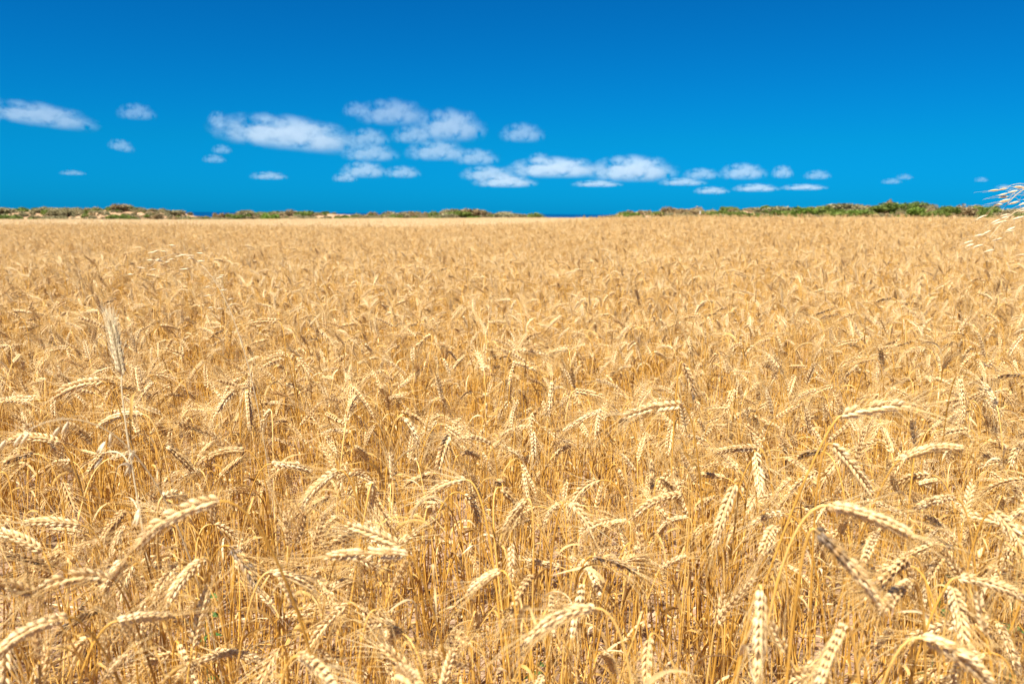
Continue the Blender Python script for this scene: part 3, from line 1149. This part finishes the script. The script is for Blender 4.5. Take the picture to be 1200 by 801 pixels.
def scatter(name, P, rot, scl, idx, meshes, label, cat):
    col = bpy.data.collections.new(name + '_shapes')
    for i, me in enumerate(meshes):
        col.objects.link(bpy.data.objects.new('%s_shape_%03d' % (name, i), me))
    me = bpy.data.meshes.new(name)
    me.vertices.add(len(P))
    me.vertices.foreach_set('co', np.asarray(P, np.float32).ravel())
    for nm, ty, dat in (('rot', 'FLOAT_VECTOR', rot), ('scl', 'FLOAT_VECTOR', scl)):
        a = me.attributes.new(nm, ty, 'POINT')
        a.data.foreach_set('vector', np.asarray(dat, np.float32).ravel())
    a = me.attributes.new('idx', 'INT', 'POINT')
    a.data.foreach_set('value', np.asarray(idx, np.int32))
    o = bpy.data.objects.new(name, me)
    C.objects.link(o)
    ng = bpy.data.node_groups.new(name + '_scatter', 'GeometryNodeTree')
    ng.interface.new_socket('Geometry', in_out='INPUT', socket_type='NodeSocketGeometry')
    ng.interface.new_socket('Geometry', in_out='OUTPUT', socket_type='NodeSocketGeometry')
    n, l = ng.nodes, ng.links
    gi, go = n.new('NodeGroupInput'), n.new('NodeGroupOutput')
    iop = n.new('GeometryNodeInstanceOnPoints')
    ci = n.new('GeometryNodeCollectionInfo')
    ci.inputs['Collection'].default_value = col
    ci.inputs['Separate Children'].default_value = True
    ci.inputs['Reset Children'].default_value = True
    iop.inputs['Pick Instance'].default_value = True
    l.new(gi.outputs[0], iop.inputs['Points'])
    l.new(ci.outputs[0], iop.inputs['Instance'])
    for nm, ty, sock in (('idx', 'INT', 'Instance Index'), ('rot', 'FLOAT_VECTOR', 'Rotation'), ('scl', 'FLOAT_VECTOR', 'Scale')):
        na = n.new('GeometryNodeInputNamedAttribute')
        na.data_type = ty
        na.inputs['Name'].default_value = nm
        l.new(na.outputs['Attribute'], iop.inputs[sock])
    l.new(iop.outputs[0], go.inputs[0])
    md = o.modifiers.new('scatter', 'NODES')
    md.node_group = ng
    tag(o, label, cat, kind='stuff')
    return o


rest = np.ones(N, bool)
rest[pick] = False
meshes = [joined(p[1], SPK0).mesh('wheat', WMATS) for p in protos]
n_st = len(meshes)
# shorter tillers and broken straws without ears, dry leaves low down
tr = np.random.default_rng(5)
for q in range(10):
    H = tr.uniform(0.18, 0.55)
    e = np.array([tr.normal(0, 0.07), tr.normal(0, 0.07), H])
    P = bezier(np.array([0, 0, -0.02]), np.array([0, 0, H * .4]), e * [0.6, 0.6, 0.8], e, 26)
    g = G()
    g.merge(stem_g(P, tr, 0.0017, 0.0013))
    for z in range(int(tr.integers(2, 4))):
        i = int(26 * tr.uniform(0.2, 0.98))
        g.merge(make_leaf(tr, P[min(i, 25)], None, tr.uniform(0, 6.28), tr.uniform(0.07, 0.18), tr.uniform(0.003, 0.007), tr.uniform(60, 175)))
    meshes.append(g.mesh('wheat', WMATS))
n_low = int(len(xs) * 2.4)
li = rng.integers(0, len(xs), n_low)
LX, LY = xs[li] + rng.normal(0, .05, n_low), ys[li] + rng.normal(0, .05, n_low)
okl = (np.hypot(LX, LY) > 0.6) & (LY < 6) & (LY > .4)
LX, LY = LX[okl], LY[okl]
PX_ = np.concatenate([X[rest], LX])
PY_ = np.concatenate([Y[rest], LY])
PZ_ = soil_h(PX_, PY_)
R_ = np.stack([np.concatenate([TLX[rest], rng.normal(0, .12, len(LX))]), np.concatenate([TLY[rest], rng.normal(0, .12, len(LX))]),
               np.concatenate([ROT[rest], rng.uniform(0, 6.28, len(LX))])], -1)
S_ = np.concatenate([SCL[rest], rng.uniform(0.8, 1.2, len(LX))])[:, None].repeat(3, 1)
I_ = np.concatenate([IDX[rest], rng.integers(n_st, len(meshes), len(LX))])
scatter('wheat_field', np.stack([PX_, PY_, PZ_], -1), R_, S_, I_, meshes, 'dense ripe golden wheat filling the field behind the front stalks', 'wheat field')

nq = 4600
sx_, sy_ = rng.uniform(-95, 95, nq), 111 + 27 * rng.random(nq)
patch = vnoise(sx_, sy_, 3.2, 15) + 0.5 * vnoise(sx_, sy_, 1.3, 16)
okq = (patch > np.where(sx_ < -40, -1.0, -0.55)) & ~((dune_h(sx_, np.full(nq, 130.0)) < 0.75) & (sy_ > 129))
sx_, sy_ = sx_[okq], sy_[okq]
nq = len(sx_)
ss = rng.uniform(.22, .6, nq)
scatter('dune_scrub', np.stack([sx_, sy_, dune_h(sx_, sy_) - .03], -1), np.stack([np.zeros(nq), np.zeros(nq), rng.uniform(0, 6.28, nq)], -1),
        np.stack([ss, ss, ss * rng.uniform(.5, .9, nq)], -1), rng.integers(0, len(SCRUB), nq), SCRUB, 'low dry scrub and dune grass between the shrubs', 'scrub')

# far crop: metre-wide tussocks of simpler stalks


def far_patch(seed):
    rr = np.random.default_rng(seed)
    g = G()
    for q in range(125):
        x0, y0 = rr.uniform(-.55, .55, 2)
        kn, (a, b_), _ = KINDS[int(rr.choice(5, p=[.26, .14, .10, .18, .32]))]
        th = math.radians(rr.uniform(a, b_))
        az = rr.uniform(0, 6.28)
        H = rr.normal(0.77, 0.055)
        t0, t1 = angdir(th * .65, az), angdir(th, az)
        B = np.array([x0 + .07 * math.cos(az), y0 + .07 * math.sin(az), H])
        P = bezier(np.array([x0, y0, 0]), np.array([x0, y0, H * .55]), B - t0 * .07, B, 7)
        v, f = tube(P, np.linspace(.0022, .0016, 7), 3)
        g.add(v, f, 0, 0.6 + rr.normal(0, .14))
        E = ear_curve(B, t0, t1, rr.uniform(.06, .09), 9)
        tn = 0.74 + rr.normal(0, .14) - (0.28 if rr.random() < .06 else 0)
        rad = np.array([.002, .0058, .0042, .0064, .0044, .006, .004, .0046, .0008])
        v, f = tube(E, rad * rr.uniform(.75, 1.05), 5)
        g.add(v, f, 1, tn)
        for z in range(15):
            i = int(rr.integers(1, 9))
            d = norm(t1 + rr.normal(0, .38, 3))
            sd_ = norm(np.cross(d, rr.normal(size=3))) * .0007
            tip = E[i] + d * rr.uniform(.045, .075)
            g.add([E[i] - sd_, E[i] + sd_, tip], [(0, 1, 2)], 2, 0.5 + rr.normal(0, .12))
        for z in range(2):
            i = int(rr.integers(2, 6))
            d = norm(rr.normal(size=3) * [1, 1, .5])
            sd_ = norm(np.cross(d, rr.normal(size=3))) * .004
            e1 = P[i] + d * .05 + [0, 0, .02]
            e2 = e1 + norm(d + [0, 0, -.9]) * .07
            g.add([P[i] - sd_, P[i] + sd_, e1 + sd_, e1 - sd_, e2], [(0, 1, 2, 3)], 3, 0.5 + rr.normal(0, .15))
            g.F.append((np.array([[g.n - 2, g.n - 3, g.n - 1]]), 3))
    return g


fm = [far_patch(900 + q).mesh('wheat', WMATS) for q in range(10)]
gx, gy = np.meshgrid(np.arange(-80, 80.1, 0.97), np.arange(NEAR_END + 0.2, FIELD_END + 0.5, 0.97))
gx, gy = gx.ravel() + rng.uniform(-.2, .2, gx.size), gy.ravel() + rng.uniform(-.2, .2, gx.size)
ok = in_wedge(gx, gy, 3.0)
gx, gy = gx[ok], gy[ok]
nf = len(gx)
sc = (1 + 0.06 * vnoise(gx, gy, 5.0, 11) + 0.04 * vnoise(gx, gy, 14.0, 12) + rng.normal(0, 0.025, nf))[:, None].repeat(3, 1)
sc[:, :2] = 1.0
rt = np.stack([np.zeros(nf), np.zeros(nf), rng.uniform(0, 6.28, nf)], -1)
scatter('distant_wheat', np.stack([gx, gy, field_h(gx, gy)], -1), rt, sc, rng.integers(0, len(fm), nf), fm, 'far golden wheat running out to the edge of the dunes', 'wheat field')

# ------------------------------------------------------------------ soil clods and straw litter
cr = np.random.default_rng(31)
iv, if_ = ico(0)
iv1, if1 = ico(1)
g = G()
for q in range(2600):
    x, y = cr.uniform(-2.4, 2.4), 0.6 + 4.2 * cr.random() ** 1.3
    s = cr.gamma(2.0, 0.0042) + 0.003
    base_v, base_f = (iv1, if1) if s > 0.014 else (iv, if_)
    v = base_v * (1 + cr.normal(0, .16, (len(base_v), 1))) * np.array([1, cr.uniform(.7, 1.2), cr.uniform(.5, .8)]) * s
    a = cr.uniform(0, 6.28)
    v = v @ np.array([[math.cos(a), -math.sin(a), 0], [math.sin(a), math.cos(a), 0], [0, 0, 1]]).T
    g.add(v + [x, y, float(soil_h(x, y)) + s * .25], base_f)
tag(g.build('soil_clods', [M_CLOD], smooth=False), 'loose dry clods and crumbs of soil on the ground', 'soil', kind='stuff')
g = G()
for q in range(15000):
    y = 0.6 + 5.5 * cr.random() ** 1.3
    x = cr.uniform(-1, 1) * (0.66 * y + 0.8)
    z = float(soil_h(x, y))
    a, ln = cr.uniform(0, 6.28), cr.uniform(.03, .16)
    d = np.array([math.cos(a), math.sin(a), cr.normal(0, .14)])
    p0 = np.array([x, y, z + abs(cr.normal(0.004, .012))])
    pm_ = p0 + d * ln * .5 + [0, 0, abs(cr.normal(0, .006))]
    p1 = p0 + d * ln
    if cr.random() < .6:
        v, f = tube([p0, pm_, p1], cr.uniform(.0009, .0018), 4)
        g.add(v, f, 0, 0.45 + cr.normal(0, .18))
    else:
        sd_ = np.array([-d[1], d[0], cr.normal(0, .6)]) * cr.uniform(.0015, .004)
        g.add([p0 - sd_, p0 + sd_, pm_ + sd_ * 1.2, pm_ - sd_, p1 + sd_ * .2, p1 - sd_ * .2], [(0, 1, 2, 3), (3, 2, 4, 5)], 3, 0.5 + cr.normal(0, .2))
tag(g.build('straw_litter', WMATS), 'broken straw and dry leaf scraps lying on the soil', 'straw', kind='stuff')

# ------------------------------------------------------------------ a few green weeds among the stems


def weed(px, py, depth, lab):
    P = unproject(px, py, depth)
    x, y = P[0], P[1]
    root = empty('weed', (x, y, float(soil_h(x, y))))
    tag(root, lab, 'weed')
    H = max(0.08, P[2] + 0.03)
    g = G()
    S = bezier(np.array([0, 0, -.01]), np.array([0.01, 0, H * .4]), np.array([-.01, .01, H * .7]), np.array([0.01, 0, H]), 8)
    v, f = tube(S, np.linspace(.0016, .0008, 8), 5)
    g.add(v, f)
    g.build('stem', [M_WEED], root)
    for q in range(9):
        i = int(cr.integers(2, 8))
        a = q * 2.4
        d = np.array([math.cos(a), math.sin(a), .35])
        sd_ = np.array([-math.sin(a), math.cos(a), .2])
        L, W_ = cr.uniform(.02, .04), cr.uniform(.006, .010)
        p0 = S[i]
        pts, t_ = [], np.linspace(0, 1, 6)
        for tt in t_:
            c = p0 + d * L * tt - np.array([0, 0, .018]) * tt * tt
            ww = W_ * math.sin(math.pi * min(.97, .08 + .9 * tt))
            pts += [c - sd_ * ww, c - np.array([0, 0, .001]), c + sd_ * ww]
        fs = []
        for k in range(5):
            for j in range(2):
                fs.append((k * 3 + j, k * 3 + j + 1, k * 3 + j + 4, k * 3 + j + 3))
        g = G()
        g.add(pts, fs)
        g.build('leaf', [M_WEED], root)


weed(238, 716, 2.0, 'small green leafy weed among the stems below a drooping ear')
weed(1100, 700, 1.75, 'slender green weed showing between golden stems beside a hanging ear')
weed(1193, 650, 1.6, 'green weed growing at the foot of slanting wheat stems')
weed(628, 780, 2.1, 'tiny green weed on open soil below a long bearded ear')

# ------------------------------------------------------------------ wild oats: loose bleached panicles standing above the crop


def wild_oat(root_xy, tip, path_h, n_b, lab, seed, droop=0.3, wind=(-1.0, 0.1, -.05)):
    r = np.random.default_rng(seed)
    rx, ry = root_xy
    R0 = np.array([rx, ry, float(soil_h(rx, ry))])
    root = empty('wild_oat', R0)
    tag(root, lab, 'wild oat', None)
    T_ = np.asarray(tip) - R0
    S = bezier(np.array([0, 0, -.02]), np.array([0, 0, path_h * .75]), np.array([T_[0] * .45, T_[1] * .45, path_h * 1.04]), T_, 40)
    g = G()
    v, f = tube(S, np.linspace(.0017, .0006, 40), 6)
    g.add(v, f, 0, .4)
    g.build('stem', OMATS, root)
    tw = norm(S[-1] - S[-6])
    gb = G()
    for q in range(n_b):
        i = int(round(21 + 18 * (q + .5) / n_b))
        side = norm(r.normal(size=3) * [1, 1, .35])
        L = r.uniform(.018, .055) * (1.2 - .5 * q / n_b)
        e = S[i] + side * L + norm(S[min(i + 1, 39)] - S[i - 1]) * L * .6 - np.array([0, 0, L * droop])
        Q = bezier(S[i], S[i] + side * L * .4 + [0, 0, .01], e + [0, 0, .008], e, 6)
        v, f = tube(Q, .00028, 3)
        gb.add(v, f, 0, .5)
        d = norm(np.array(wind) + (e - S[i]) / L * .25 + tw * .25 + r.normal(0, .16, 3))
        gs = G()
        sv, sf = spindle(6, ((0, .2), (.2, .75), (.45, 1), (.75, .6), (1, .04)), r.uniform(.016, .022), .0023)
        u = norm(np.cross(d, [0.3, 0.2, 1]))
        w_ = np.cross(d, u)
        for s in (-1, 1):
            dd = norm(d + u * s * .16)
            uu = norm(np.cross(w_, dd))
            Mx = np.stack([uu, w_, dd], 1)
            gs.add(sv @ Mx.T + e, sf, 0, .75 + r.normal(0, .12))
        aw_ = np.stack([e + d * .014, e + d * .028 + u * .002, e + d * .045 + u * .01])
        v, f = tube(aw_, [.0003, .00025, .0001], 3)
        gs.add(v, f, 0, .5)
        o = gs.build('spikelet', OMATS, root)
    gb.build('branches', OMATS, root)['kind'] = 'stuff'


wild_oat((1.15, 1.62), unproject(1160, 278, 1.55), 1.42, 40, 'tall bleached wild oat whose loose panicle arches against the blue sky', 3)
wild_oat((1.22, 1.75), unproject(1178, 242, 1.65), 1.43, 30, 'bleached wild oat rising highest of the two grasses over the shrubs', 9)
wild_oat((-0.62, 2.2), unproject(176, 312, 2.2), 1.26, 28, 'pale wild oat with a drooping panicle over the far wheat', 4)
wild_oat((-0.42, 1.25), unproject(30, 505, 1.15), 1.04, 12, 'bleached wild oat leaning among drooping wheat ears', 5, 0.5, (-.2, 0, -1))
